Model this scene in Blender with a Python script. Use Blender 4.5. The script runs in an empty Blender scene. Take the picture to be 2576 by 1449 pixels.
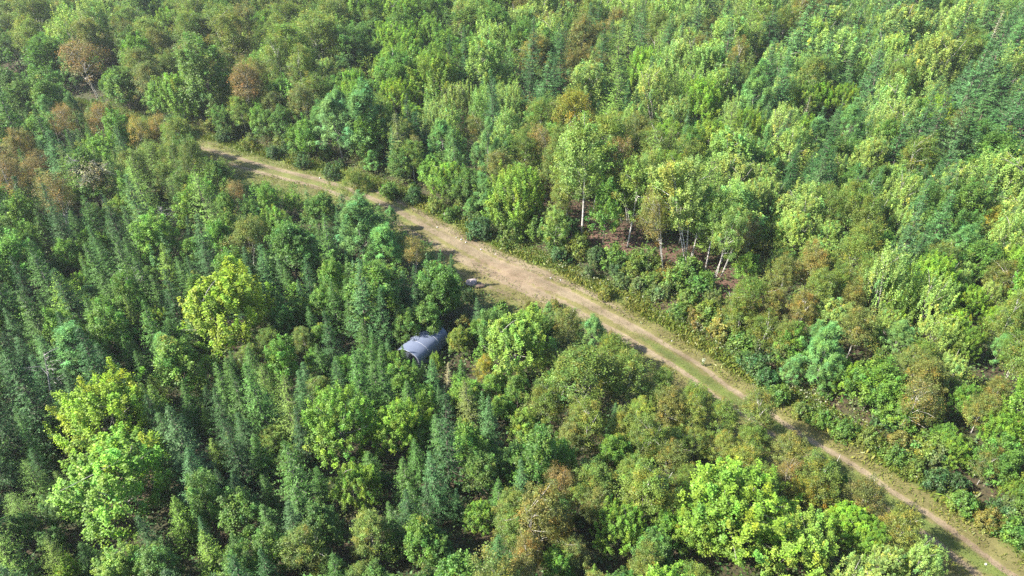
import bpy, math, random
import numpy as np

# ------------------------------------------------------------------ camera, world, sun, exposure
CAM_H, PITCH, HFOV = 40.0, 35.0, 73.0
scene = bpy.context.scene
COL = scene.collection
cam_d = bpy.data.cameras.new('camera'); cam = bpy.data.objects.new('camera', cam_d); COL.objects.link(cam)
cam.location = (0, 0, CAM_H); cam.rotation_euler = (math.radians(90 - PITCH), 0, 0)
cam_d.sensor_width = 36; cam_d.lens = 18 / math.tan(math.radians(HFOV / 2)); cam_d.clip_end = 3000
scene.camera = cam

SUN_EL, SUN_AZ = 41.0, -101.0            # azimuth from +Y, clockwise: the sun stands off to the -X side
world = bpy.data.worlds.new('World'); scene.world = world; world.use_nodes = True
nt = world.node_tree; nt.nodes.clear()
sky = nt.nodes.new('ShaderNodeTexSky'); sky.sky_type = 'NISHITA'; sky.sun_disc = False
sky.sun_elevation = math.radians(SUN_EL); sky.sun_rotation = math.radians(SUN_AZ)
bg = nt.nodes.new('ShaderNodeBackground'); bg.inputs[1].default_value = 0.098
ow = nt.nodes.new('ShaderNodeOutputWorld')
nt.links.new(sky.outputs[0], bg.inputs[0]); nt.links.new(bg.outputs[0], ow.inputs[0])
sun_d = bpy.data.lights.new('sun', 'SUN'); sun_d.energy = 5.0; sun_d.angle = math.radians(0.5); sun_d.color = (1.0, 0.94, 0.84)
sun = bpy.data.objects.new('sun', sun_d); COL.objects.link(sun)
el, az = math.radians(SUN_EL), math.radians(SUN_AZ)
from mathutils import Vector
sun.rotation_euler = Vector((math.sin(az)*math.cos(el), math.cos(az)*math.cos(el), math.sin(el))).to_track_quat('Z', 'Y').to_euler()
scene.view_settings.view_transform = 'Standard'; scene.view_settings.look = 'None'
scene.view_settings.exposure = 1.95; scene.view_settings.gamma = 1.0; scene.view_settings.use_curve_mapping = False
cy = scene.cycles if hasattr(scene, 'cycles') else None
scene.render.engine = 'CYCLES'
scene.cycles.use_denoising = False; scene.cycles.use_adaptive_sampling = False
scene.cycles.max_bounces = 8; scene.cycles.diffuse_bounces = 4; scene.cycles.transmission_bounces = 6
scene.cycles.volume_bounces = 0; scene.cycles.caustics_reflective = False; scene.cycles.caustics_refractive = False

rng = np.random.default_rng(11)
random.seed(11)

# ------------------------------------------------------------------ small maths
FPX = 1288 / math.tan(math.radians(HFOV / 2))      # focal length in pixels of a 2576-wide picture
cp, sp = math.cos(math.radians(PITCH)), math.sin(math.radians(PITCH))

def smooth(a, b, x):
    t = np.clip((np.asarray(x, float) - a) / (b - a), 0, 1); return t*t*(3 - 2*t)

def ray(px, py):
    x = (px - 1288) / FPX; y = (724.5 - py) / FPX
    return np.array([x, cp + y*sp, -sp + y*cp])

def project(P):
    P = np.atleast_2d(P)
    dz = P[:, 2] - CAM_H
    depth = P[:, 1]*cp - dz*sp
    v = P[:, 1]*sp + dz*cp
    return 1288 + FPX*P[:, 0]/depth, 724.5 - FPX*v/depth, depth

# road centre line in metres on the ground (between the two wheel ruts)
ROAD = np.array([(-120, 128), (-90, 115), (-64, 102), (-48, 93.8), (-34.8, 85.9), (-21.7, 79), (-13.5, 72.6), (-6.6, 65.9), (-2.2, 61.8), (1.4, 58.8),
                 (5.7, 55.5), (8.7, 52.4), (12.6, 48.5), (17, 42.7), (23, 35.5), (29, 27.9), (34, 21), (42, 10), (54, -8)], float)
def resample(P, step):
    # Catmull-Rom
    out = []
    for i in range(len(P) - 1):
        p0, p1, p2, p3 = P[max(i-1, 0)], P[i], P[i+1], P[min(i+2, len(P)-1)]
        n = max(2, int(np.linalg.norm(p2 - p1) / step))
        for k in range(n):
            t = k / n
            out.append(0.5*((2*p1) + (-p0+p2)*t + (2*p0-5*p1+4*p2-p3)*t*t + (-p0+3*p1-3*p2+p3)*t**3))
    out.append(P[-1]); return np.array(out)
RC = resample(ROAD, 0.35)
_k = np.ones(23)/23
RC = np.stack([np.convolve(np.pad(RC[:, i], 11, mode='edge'), _k, 'valid') for i in (0, 1)], 1)[12:-12]
_seg = np.gradient(RC, axis=0); _seg /= np.linalg.norm(_seg, axis=1)[:, None]
RN = np.stack([-_seg[:, 1], _seg[:, 0]], 1)         # +s = far side (up the picture)
RA = np.concatenate([[0], np.cumsum(np.linalg.norm(np.diff(RC, axis=0), axis=1))])

def road_sd(x, y):
    x = np.atleast_1d(x).astype(float); y = np.atleast_1d(y).astype(float)
    s = np.empty(len(x)); a = np.empty(len(x))
    R = RC[::3]; N = RN[::3]; A = RA[::3]
    for i in range(0, len(x), 4000):
        dx = x[i:i+4000, None] - R[None, :, 0]; dy = y[i:i+4000, None] - R[None, :, 1]
        j = np.argmin(dx*dx + dy*dy, 1); k = np.arange(len(j))
        side = dx[k, j]*N[j, 0] + dy[k, j]*N[j, 1]
        s[i:i+4000] = np.sign(side)*np.sqrt(dx[k, j]**2 + dy[k, j]**2); a[i:i+4000] = A[j]
    return s, a

def wob(x, y):
    return (0.5*np.sin(x*0.061 + 1.3)*np.cos(y*0.053 - 0.4) + 0.28*np.sin(x*0.13 - y*0.09 + 2.0) + 0.12*np.sin(x*0.31 + y*0.27))

def hgt(x, y, s=None):
    x = np.atleast_1d(x).astype(float); y = np.atleast_1d(y).astype(float)
    if s is None: s, _ = road_sd(x, y)
    away = smooth(3, 14, np.abs(s))
    bank = 1.25*smooth(5.2, 10.5, s) - 0.3*np.exp(-((s - 4.9)/0.8)**2)
    return wob(x, y)*0.8*away + bank + 0.1*smooth(-3, -7, s)

def at(px, py, z=0.0):
    """ground point under a pixel; z metres above the ground"""
    d = ray(px, py); h = z
    for _ in range(12):
        t = (h - CAM_H) / d[2]; x, y = d[0]*t, d[1]*t
        h = 0.5*h + 0.5*(float(hgt(x, y)[0]) + z)
    return np.array([x, y, h - z])

# ------------------------------------------------------------------ materials
def new_mat(name):
    m = bpy.data.materials.new(name); m.use_nodes = True
    n = m.node_tree; n.nodes.clear()
    out = n.nodes.new('ShaderNodeOutputMaterial')
    return m, n, out

def leaf_material(name, trans, gloss, rough=0.45, tw=(1.05, 1.2, 0.45)):
    m, n, out = new_mat(name); N = n.nodes.new; L = n.links.new
    oi = N('ShaderNodeObjectInfo'); at_ = N('ShaderNodeAttribute'); at_.attribute_name = 'tint'
    mul = N('ShaderNodeMix'); mul.data_type = 'RGBA'; mul.blend_type = 'MULTIPLY'; mul.inputs[0].default_value = 1
    L(oi.outputs['Color'], mul.inputs[6]); L(at_.outputs['Color'], mul.inputs[7])
    tr = N('ShaderNodeMix'); tr.data_type = 'RGBA'; tr.blend_type = 'MULTIPLY'; tr.inputs[0].default_value = 1
    L(mul.outputs[2], tr.inputs[6]); tr.inputs[7].default_value = (*tw, 1)
    d = N('ShaderNodeBsdfDiffuse'); t = N('ShaderNodeBsdfTranslucent'); g = N('ShaderNodeBsdfGlossy'); g.inputs['Roughness'].default_value = rough
    g.inputs['Color'].default_value = (0.9, 0.95, 0.9, 1)
    L(mul.outputs[2], d.inputs['Color']); L(tr.outputs[2], t.inputs['Color'])
    m1 = N('ShaderNodeMixShader'); m1.inputs[0].default_value = trans
    L(d.outputs[0], m1.inputs[1]); L(t.outputs[0], m1.inputs[2])
    m2 = N('ShaderNodeMixShader'); m2.inputs[0].default_value = gloss
    L(m1.outputs[0], m2.inputs[1]); L(g.outputs[0], m2.inputs[2]); L(m2.outputs[0], out.inputs[0])
    return m
LEAF = leaf_material('leaf', 0.45, 0.025, 0.6)
NEEDLE = leaf_material('needles', 0.18, 0.02, 0.6, (1.05, 1.1, 0.6))
GRASSM = leaf_material('grass_blade', 0.3, 0.02)

def bark_material(name, c1, c2, scale=(6, 6, 22), marks=None):
    m, n, out = new_mat(name); N = n.nodes.new; L = n.links.new
    tc = N('ShaderNodeTexCoord'); mp = N('ShaderNodeMapping'); mp.inputs['Scale'].default_value = scale
    L(tc.outputs['Object'], mp.inputs[0])
    nz = N('ShaderNodeTexNoise'); nz.inputs['Scale'].default_value = 1.0; nz.inputs['Detail'].default_value = 5
    L(mp.outputs[0], nz.inputs['Vector'])
    cr = N('ShaderNodeValToRGB'); cr.color_ramp.elements[0].color = (*c1, 1); cr.color_ramp.elements[1].color = (*c2, 1)
    cr.color_ramp.elements[0].position = 0.38; cr.color_ramp.elements[1].position = 0.52
    L(nz.outputs[0], cr.inputs[0])
    p = N('ShaderNodeBsdfPrincipled'); p.inputs['Roughness'].default_value = 0.85
    L(cr.outputs[0], p.inputs['Base Color'])
    bp = N('ShaderNodeBump'); bp.inputs['Strength'].default_value = 0.4; L(nz.outputs[0], bp.inputs['Height']); L(bp.outputs[0], p.inputs['Normal'])
    L(p.outputs[0], out.inputs[0]); return m
BARK = {'brown': bark_material('brown_bark', (0.05, 0.037, 0.027), (0.14, 0.11, 0.085), (9, 9, 3)),
        'white': bark_material('white_bark', (0.10, 0.085, 0.07), (0.46, 0.435, 0.39), (1.5, 1.5, 9)),
        'grey':  bark_material('grey_bark', (0.09, 0.08, 0.07), (0.26, 0.24, 0.21), (4, 4, 4)),
        'dead':  bark_material('weathered_wood', (0.12, 0.112, 0.10), (0.26, 0.245, 0.225), (8, 8, 2))}

# ------------------------------------------------------------------ mesh building from arrays
def mesh_quads(name, V, tint, mats, T=None, tint_t=None):
    """V (n,4,3) leaf quads; T optional (verts, quads) wood, second material"""
    n = len(V)
    verts = V.reshape(-1, 3); faces = np.arange(n*4).reshape(-1, 4)
    cols = np.repeat(tint, 4, axis=0)
    mi = np.zeros(n, int)
    if T is not None:
        tv, tf = T
        faces = np.concatenate([faces, tf + len(verts)]); verts = np.concatenate([verts, tv])
        cols = np.concatenate([cols, np.ones((len(tv), 3))]); mi = np.concatenate([mi, np.ones(len(tf), int)])
    me = bpy.data.meshes.new(name)
    me.vertices.add(len(verts)); me.vertices.foreach_set('co', verts.astype(np.float32).ravel())
    me.loops.add(len(faces)*4); me.loops.foreach_set('vertex_index', faces.astype(np.int32).ravel())
    me.polygons.add(len(faces)); me.polygons.foreach_set('loop_start', np.arange(len(faces), dtype=np.int32)*4)
    for m in mats: me.materials.append(m)
    me.polygons.foreach_set('material_index', mi.astype(np.int32))
    at_ = me.attributes.new('tint', 'FLOAT_COLOR', 'POINT')
    at_.data.foreach_set('color', np.concatenate([cols, np.ones((len(cols), 1))], 1).astype(np.float32).ravel())
    me.update(calc_edges=True)
    return me

def mesh_wood(name, T, mat):
    tv, tf = T
    me = bpy.data.meshes.new(name)
    me.vertices.add(len(tv)); me.vertices.foreach_set('co', tv.astype(np.float32).ravel())
    me.loops.add(len(tf)*4); me.loops.foreach_set('vertex_index', tf.astype(np.int32).ravel())
    me.polygons.add(len(tf)); me.polygons.foreach_set('loop_start', np.arange(len(tf), dtype=np.int32)*4)
    me.polygons.foreach_set('use_smooth', np.ones(len(tf), bool))
    me.materials.append(mat); me.update(calc_edges=True); return me

def norm(a):
    return a / np.maximum(np.linalg.norm(a, axis=-1, keepdims=True), 1e-9)

def tube(path, rad, k=6):
    path = np.asarray(path, float); rad = np.asarray(rad, float)
    t = norm(np.gradient(path, axis=0)); ref = np.where(np.abs(t[:, 2:3]) > 0.9, np.array([[1., 0, 0]]), np.array([[0., 0, 1]]))
    u = norm(np.cross(t, ref)); v = np.cross(t, u)
    a = np.linspace(0, 2*np.pi, k, endpoint=False)
    V = path[:, None] + rad[:, None, None]*(np.cos(a)[None, :, None]*u[:, None] + np.sin(a)[None, :, None]*v[:, None])
    F = []
    for i in range(len(path) - 1):
        for j in range(k):
            F.append((i*k + j, i*k + (j+1) % k, (i+1)*k + (j+1) % k, (i+1)*k + j))
    return V.reshape(-1, 3), np.array(F)

def join(parts):
    vs, fs, o = [], [], 0
    for v, f in parts:
        vs.append(v); fs.append(f + o); o += len(v)
    return np.concatenate(vs), np.concatenate(fs)

def leaves(pos, nrm, axis, L, W, fold=0.22):
    u = norm(axis - nrm*np.sum(axis*nrm, 1, keepdims=True)); v = np.cross(nrm, u)
    L = np.asarray(L).reshape(-1, 1); W = np.asarray(W).reshape(-1, 1)
    return np.stack([pos - u*L/2, pos + v*W/2 - nrm*W*fold, pos + u*L/2, pos - v*W/2 - nrm*W*fold], 1)

def rdir(r, n): return norm(r.normal(size=(n, 3)))

# ------------------------------------------------------------------ tree prototypes
def broadleaf(r, h, w, cb, nspray, nleaf, ls, up, sr, slen, nlobe=7, aspect=0.75, cone=0.12, patch=0.0, limbs=9, tr=0.011, forks=1, bare=0.0, lobe_amp=0.32):
    cz, rz, rx = cb + (h - cb)*0.48, (h - cb)*0.52, w/2
    lobes = rdir(r, nlobe); amp = r.uniform(0.3, 1.0, nlobe)*lobe_amp*1.35
    d = rdir(r, nspray); d[:, 2] = np.where(d[:, 2] < -0.6, -d[:, 2], d[:, 2])
    R = 0.70 + np.max(np.clip(d @ lobes.T, 0, 1)**5*amp[None], 1)
    depth = np.where(r.random(nspray) < 0.22, r.uniform(0.35, 0.75, nspray), r.uniform(0.8, 1.04, nspray)); depth = np.where(r.random(nspray) < 0.16, r.uniform(1.04, 1.24, nspray), depth)
    e = d*np.array([rx, rx, rz])*(R*depth)[:, None]
    if cb < 2: e[:, :2] *= np.where(d[:, 2] < 0, 1/np.maximum(np.sqrt(np.maximum(1 - d[:, 2]**2, 0)), 0.35)**0.6, 1)[:, None]
    if cone:
        f = 1 - cone*np.clip((e[:, 2]/rz + 0.2), 0, 1); e[:, :2] *= f[:, None]
    e[:, 2] += cz
    e[:, 2] = np.minimum(e[:, 2], h*1.04)
    lean = np.array([0, 0, 1.0])
    out = norm(e - np.array([0, 0, cz - rz*0.6]))
    a = norm(out*(1 - up) + lean*up + r.normal(size=(nspray, 3))*0.18)
    sl = slen*r.uniform(0.6, 1.35, nspray)
    n = nspray*nleaf
    idx = np.repeat(np.arange(nspray), nleaf)
    t = r.random(n)**0.75
    p = e[idx] - a[idx]*(sl[idx]*(1 - t))[:, None] + r.normal(size=(n, 3))*sr*(1.15 - 0.7*t)[:, None]
    nr = norm(0.6*lean + 0.55*norm(p - np.array([0, 0, cz - rz*0.3])) + 0.5*r.normal(size=(n, 3)))
    ax = norm(a[idx] + r.normal(size=(n, 3))*0.8)
    L = ls*r.uniform(0.65, 1.4, n)
    V = leaves(p, nr, ax, L, L*aspect)
    sb = np.exp(r.normal(size=nspray)*0.19)
    hue = r.normal(size=nspray)*0.12
    pt = (r.random(nspray) < patch)*r.uniform(0.5, 1, nspray)
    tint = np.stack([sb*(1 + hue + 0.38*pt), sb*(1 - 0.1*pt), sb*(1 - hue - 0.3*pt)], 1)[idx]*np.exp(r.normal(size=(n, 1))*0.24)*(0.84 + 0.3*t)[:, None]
    # wood: forked trunk with limbs into the crown
    parts = []; ends = []
    for k in range(forks):
        off = r.normal(size=2)*w*0.16*(forks > 1)
        top = np.array([off[0], off[1], h*0.84]); mid = np.array([off[0]*0.35 + r.normal()*0.12, off[1]*0.35 + r.normal()*0.12, h*0.42])
        st = np.array([r.normal()*0.13*(forks > 1), r.normal()*0.13*(forks > 1), -0.25])
        path = np.array([(1-q)**2*st + 2*q*(1-q)*mid + q*q*top for q in np.linspace(0, 1, 8)])
        parts.append(tube(path, np.linspace(h*tr, h*tr*0.22, 8)/math.sqrt(forks)*1.1, 6)); ends.append(path)
    pick = r.choice(nspray, min(limbs, nspray), replace=False)
    for i in pick:
        path = ends[r.integers(len(ends))]
        j = int(np.clip(np.searchsorted(path[:, 2], max(cb*0.9, e[i, 2] - 0.35*h*r.uniform(0.5, 1))), 2, 6))
        b = path[j]; m = (b + e[i])/2 + np.array([0, 0, 0.12*h*r.uniform(-0.3, 0.6)])
        q = np.array([(1-s)**2*b + 2*s*(1-s)*m + s*s*e[i] for s in (0, .33, .66, 1)])
        parts.append(tube(q, np.linspace(h*tr*0.42, h*tr*0.1, 4), 4))
    if bare:
        keep = r.random(n) > bare; V, tint = V[keep], tint[keep]
    return V, tint, join(parts)

def conifer(r, h, w, spacing, nb, tw, tl, twid, droop=0.15, upturn=0.12, prof=0.85, base=0.06, bare=0.0, fuzz=0.22, top_tint=1.0):
    P, A, Nn, L, W, T = [], [], [], [], [], []
    z = h*base
    parts = [tube(np.array([(0, 0, -0.25), (0.03, 0.02, h*0.4), (0, 0, h*0.97)]), np.array([h*0.011, h*0.008, 0.008]), 6)]
    while z < h*0.985:
        f = (h - z)/(h*(1 - base))
        rad0 = w/2*(f**prof)
        for k in range(max(4, int(nb*(0.55 + 0.45*f) + 0.5))):
            rad = rad0*r.uniform(0.68, 1.16) + 0.05
            az_ = r.uniform(0, 2*np.pi); zz = z + r.uniform(-.16, .16)*spacing
            o = np.array([math.cos(az_), math.sin(az_), 0.0])
            n = max(2, int(tw*rad/(w/2) + 1.5))
            t = np.linspace(0.22, 1.0, n) + r.normal(size=n)*0.04
            zc = zz + rad*(0.28*(1 - f)*t - droop*t*(1.4 - t)*2*f + upturn*t**3)
            pos = o[None]*(rad*t)[:, None]; pos[:, 2] = zc
            side = np.array([-o[1], o[0], 0.0])
            bt = math.exp(r.normal()*0.16)
            for sgn in (-1, 1, 0):
                q = pos + r.normal(size=(n, 3))*0.05*w*0.3
                ax = norm(o[None]*0.75 + side[None]*sgn*0.8 + r.normal(size=(n, 3))*fuzz + np.array([0, 0, 0.12]))
                ln = tl*(0.5 + 0.7*(1 - t))*r.uniform(0.75, 1.25, n)*(0.55 + 0.45*f)
                P.append(q + ax*(ln*0.4)[:, None]); A.append(ax)
                Nn.append(norm(np.array([0, 0, 1.0]) + r.normal(size=(n, 3))*0.38 + o[None]*0.25)); L.append(ln); W.append(ln*twid*(1.1 if sgn else 1.0))
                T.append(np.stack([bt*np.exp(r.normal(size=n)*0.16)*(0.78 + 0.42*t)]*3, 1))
            if k % 3 == 0:
                tip = o*rad*0.95; tip[2] = zc[-1]
                parts.append(tube(np.array([(0, 0, zz), (tip[0]*.5, tip[1]*.5, (zz + zc[n//2])/2), tip]), np.array([0.018, 0.012, 0.005]), 3))
        z += spacing*r.uniform(0.8, 1.2)*(0.6 + 0.4*f)
    P, A, Nn, L, W, T = (np.concatenate(q) for q in (P, A, Nn, L, W, T))
    if bare:
        k = r.random(len(P)) > bare; P, A, Nn, L, W, T = (q[k] for q in (P, A, Nn, L, W, T))
    # leader
    k = 8; zt = np.linspace(h*0.95, h*1.05, k)
    P = np.concatenate([P, np.stack([r.normal(size=k)*.02, r.normal(size=k)*.02, zt], 1)]); A = np.concatenate([A, norm(np.array([[0, 0, 1.]]) + r.normal(size=(k, 3))*.3)])
    Nn = np.concatenate([Nn, rdir(r, k)]); L = np.concatenate([L, np.full(k, tl*0.5)]); W = np.concatenate([W, np.full(k, tl*0.12)]); T = np.concatenate([T, np.ones((k, 3))])
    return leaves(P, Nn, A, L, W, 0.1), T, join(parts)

def protos(kind, nvar, fn, leafmat, bark):
    out = []
    for i in range(nvar):
        r = np.random.default_rng(abs(hash_(kind))*17 + i*101)
        V, T, wood, h, w = fn(r, i)
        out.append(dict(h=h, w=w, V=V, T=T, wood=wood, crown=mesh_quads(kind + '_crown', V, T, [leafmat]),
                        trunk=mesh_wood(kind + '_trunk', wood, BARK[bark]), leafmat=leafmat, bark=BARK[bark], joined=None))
    return out
def hash_(s): return sum((i + 1)*ord(c) for i, c in enumerate(s)) % 9973

def f_maple(r, i):
    h, w = 8.0, 6.0*r.uniform(0.92, 1.1)
    up = (0.62, 0.45, 0.75, 0.5, 0.68)[i % 5]
    V, T, W = broadleaf(r, h, w, 0.6, (180, 220, 150, 230, 170)[i % 5], (140, 115, 170, 110, 150)[i % 5], 0.108, up, 0.14, (1.5, 1.1, 2.0, 1.0, 1.6)[i % 5], nlobe=9, patch=0.02, limbs=12, forks=2)
    return V, T, W, h, w
def f_grove(r, i):      # rounder, darker hardwood
    h, w = 8.0, 4.6*r.uniform(0.9, 1.1)
    V, T, W = broadleaf(r, h, w, 0.6, 170, 66, 0.14, 0.3, 0.19, 0.8, nlobe=8, patch=0.04, limbs=10, forks=1)
    return V, T, W, h, w
def f_birch(r, i):
    h, w = 8.0, 4.1*r.uniform(0.88, 1.12)
    V, T, W = broadleaf(r, h, w, 1.1, 200, 64, 0.098, 0.12, 0.21, 0.65, nlobe=8, aspect=0.7, patch=0.22, limbs=16, tr=0.0075, forks=(2, 1, 3, 2, 1)[i % 5], lobe_amp=0.3)
    return V, T, W, h, w
def f_thinbirch(r, i):
    h, w = 8.0, 3.9*r.uniform(0.88, 1.12)
    V, T, W = broadleaf(r, h, w, 2.6, 130, 56, 0.09, 0.12, 0.26, 0.7, nlobe=8, aspect=0.7, patch=0.25, limbs=26, tr=0.0085, forks=(2, 3)[i % 2], lobe_amp=0.3)
    return V, T, W, h, w
def f_aspen(r, i):
    h, w = 10.0, 4.4*r.uniform(0.9, 1.1)
    V, T, W = broadleaf(r, h, w, 3.0, 135, 90, 0.11, 0.3, 0.2, 0.8, nlobe=11, aspect=0.85, patch=0.03, limbs=16, tr=0.009, forks=(1, 2, 1)[i % 3], lobe_amp=0.45)
    return V, T, W, h, w
def f_poplar(r, i):
    h, w = 8.0, 5.0*r.uniform(0.9, 1.1)
    V, T, W = broadleaf(r, h, w, 0.7, (190, 230, 170, 210)[i % 4], 66, 0.115, (0.8, 0.6, 0.85, 0.7)[i % 4], 0.13, (1.6, 1.1, 1.8, 1.3)[i % 4], nlobe=12, aspect=0.8, patch=0.03, limbs=12, forks=2, lobe_amp=0.36)
    return V, T, W, h, w
def f_spruce(r, i):
    h, w = 7.0, (3.3, 2.8, 3.7, 3.0, 3.2)[i % 5]
    V, T, W = conifer(r, h, w, 0.36, 15, 7, 0.33, 0.27, droop=0.16, upturn=0.16, prof=(0.95, 1.0, 0.88, 0.98, 0.92)[i % 5], fuzz=0.16)
    return V, T, W, h, w
def f_fir(r, i):
    h, w = 7.0, (3.2, 2.9, 3.5, 3.1)[i % 4]
    V, T, W = conifer(r, h, w, 0.38, 15, 7, 0.34, 0.3, droop=0.06, upturn=0.1, prof=(0.85, 0.92, 0.8, 0.88)[i % 4], fuzz=0.2)
    return V, T, W, h, w
def f_larch(r, i):
    h, w = 7.5, (3.2, 2.8, 3.6)[i % 3]
    V, T, W = conifer(r, h, w, 0.25, 11, 7, 0.3, 0.2, droop=0.08, upturn=0.3, prof=(0.7, 0.8, 0.6)[i % 3], fuzz=0.6, bare=0.12)
    return V, T, W, h, w
def f_pine(r, i):
    h, w = 8.0, 3.9*r.uniform(0.9, 1.15)
    V, T, W = broadleaf(r, h, w, 0.6, 170, 80, 0.24, 0.45, 0.17, 0.6, nlobe=10, aspect=0.16, cone=0.5, limbs=16, lobe_amp=0.42)
    return V, T, W, h, w
def f_shrub(r, i):
    h, w = 1.8, 2.3*r.uniform(0.85, 1.2)
    V, T, W = broadleaf(r, h, w, 0.0, 80, 46, 0.12, 0.5, 0.13, 0.6, nlobe=9, lobe_amp=0.6, aspect=0.7, limbs=6, tr=0.012, forks=3, patch=0.08)
    return V, T, W, h, w
def f_deadspruce(r, i):
    h, w = 7.0, 2.0
    V, T, W = conifer(r, h, w, 0.26, 9, 4, 0.3, 0.16, droop=0.16, upturn=0.05, prof=0.75, bare=0.45, fuzz=0.35)
    return V, T, W, h, w

PR = {'maple_tree': protos('maple', 5, f_maple, LEAF, 'grey'), 'hardwood_tree': protos('hardwood', 4, f_grove, LEAF, 'brown'),
      'birch_tree': protos('birch', 5, f_birch, LEAF, 'white'), 'thin_birch': protos('thin_birch', 3, f_thinbirch, LEAF, 'white'),
      'aspen_tree': protos('aspen', 3, f_aspen, LEAF, 'white'), 'poplar_tree': protos('poplar', 4, f_poplar, LEAF, 'grey'),
      'spruce_tree': protos('spruce', 5, f_spruce, NEEDLE, 'brown'), 'fir_tree': protos('fir', 4, f_fir, NEEDLE, 'grey'),
      'larch_tree': protos('larch', 3, f_larch, NEEDLE, 'brown'), 'pine_tree': protos('pine', 3, f_pine, NEEDLE, 'grey'),
      'shrub': protos('shrub', 4, f_shrub, LEAF, 'brown'), 'dead_spruce': protos('dead_spruce', 2, f_deadspruce, NEEDLE, 'dead')}

# colour codes: kind, albedo, words
LEAF_GAIN = (1.22, 1.30, 0.70)
TINT = {
 'Y': ('maple_tree', (0.168, 0.246, 0.026), 'bright yellow'), 'My': ('maple_tree', (0.134, 0.215, 0.03), 'yellow-green'),
 'M': ('maple_tree', (0.115, 0.195, 0.032), 'bright green'), 'Mp': ('maple_tree', (0.14, 0.222, 0.052), 'light green'),
 'Mo': ('hardwood_tree', (0.125, 0.168, 0.032), 'yellowish green'), 'G': ('hardwood_tree', (0.064, 0.126, 0.032), 'deep green'),
 'H': ('hardwood_tree', (0.088, 0.168, 0.032), 'fresh green'),
 'P': ('poplar_tree', (0.17, 0.235, 0.092), 'pale green'), 'A': ('aspen_tree', (0.120, 0.180, 0.055), 'soft green'),
 'Ap': ('aspen_tree', (0.165, 0.200, 0.080), 'pale silvery green'),
 'O': ('birch_tree', (0.098, 0.142, 0.036), 'olive'), 'Oy': ('birch_tree', (0.135, 0.165, 0.042), 'yellowish olive'),
 'K': ('birch_tree', (0.1, 0.116, 0.04), 'brownish olive'), 'R': ('thin_birch', (0.15, 0.112, 0.058), 'rusty brown'),
 'Ro': ('birch_tree', (0.118, 0.116, 0.042), 'russet'), 'Or': ('birch_tree', (0.165, 0.125, 0.025), 'orange'),
 'Yo': ('birch_tree', (0.165, 0.165, 0.03), 'golden olive'), 'Yb': ('thin_birch', (0.205, 0.175, 0.055), 'straw-yellow'),
 'Kt': ('thin_birch', (0.125, 0.122, 0.05), 'thin brownish'),
 'D': ('spruce_tree', (0.026, 0.066, 0.03), 'dark green'), 'T': ('spruce_tree', (0.048, 0.106, 0.055), 'blue-green'),
 'F': ('fir_tree', (0.048, 0.104, 0.03), 'mid-green'), 'Fy': ('fir_tree', (0.105, 0.170, 0.035), 'bright green'), 'Fo': ('fir_tree', (0.085, 0.105, 0.042), 'dull olive'),
 'L': ('larch_tree', (0.120, 0.190, 0.058), 'feathery light green'), 'W': ('pine_tree', (0.075, 0.15, 0.066), 'soft blue-green'),
 'X': ('dead_spruce', (0.30, 0.27, 0.23), 'grey needle-bare'),
}
TINT = {k: (a, tuple(float(v) for v in np.array(b)*np.array(LEAF_GAIN)), c) for k, (a, b, c) in TINT.items()}
ASPECT = {'maple_tree': 1.25, 'hardwood_tree': 1.6, 'birch_tree': 1.8, 'thin_birch': 1.9, 'aspen_tree': 2.1, 'poplar_tree': 1.5, 'spruce_tree': 2.15, 'fir_tree': 2.1, 'larch_tree': 2.0, 'pine_tree': 1.9, 'dead_spruce': 3.2, 'shrub': 0.8}

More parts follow.
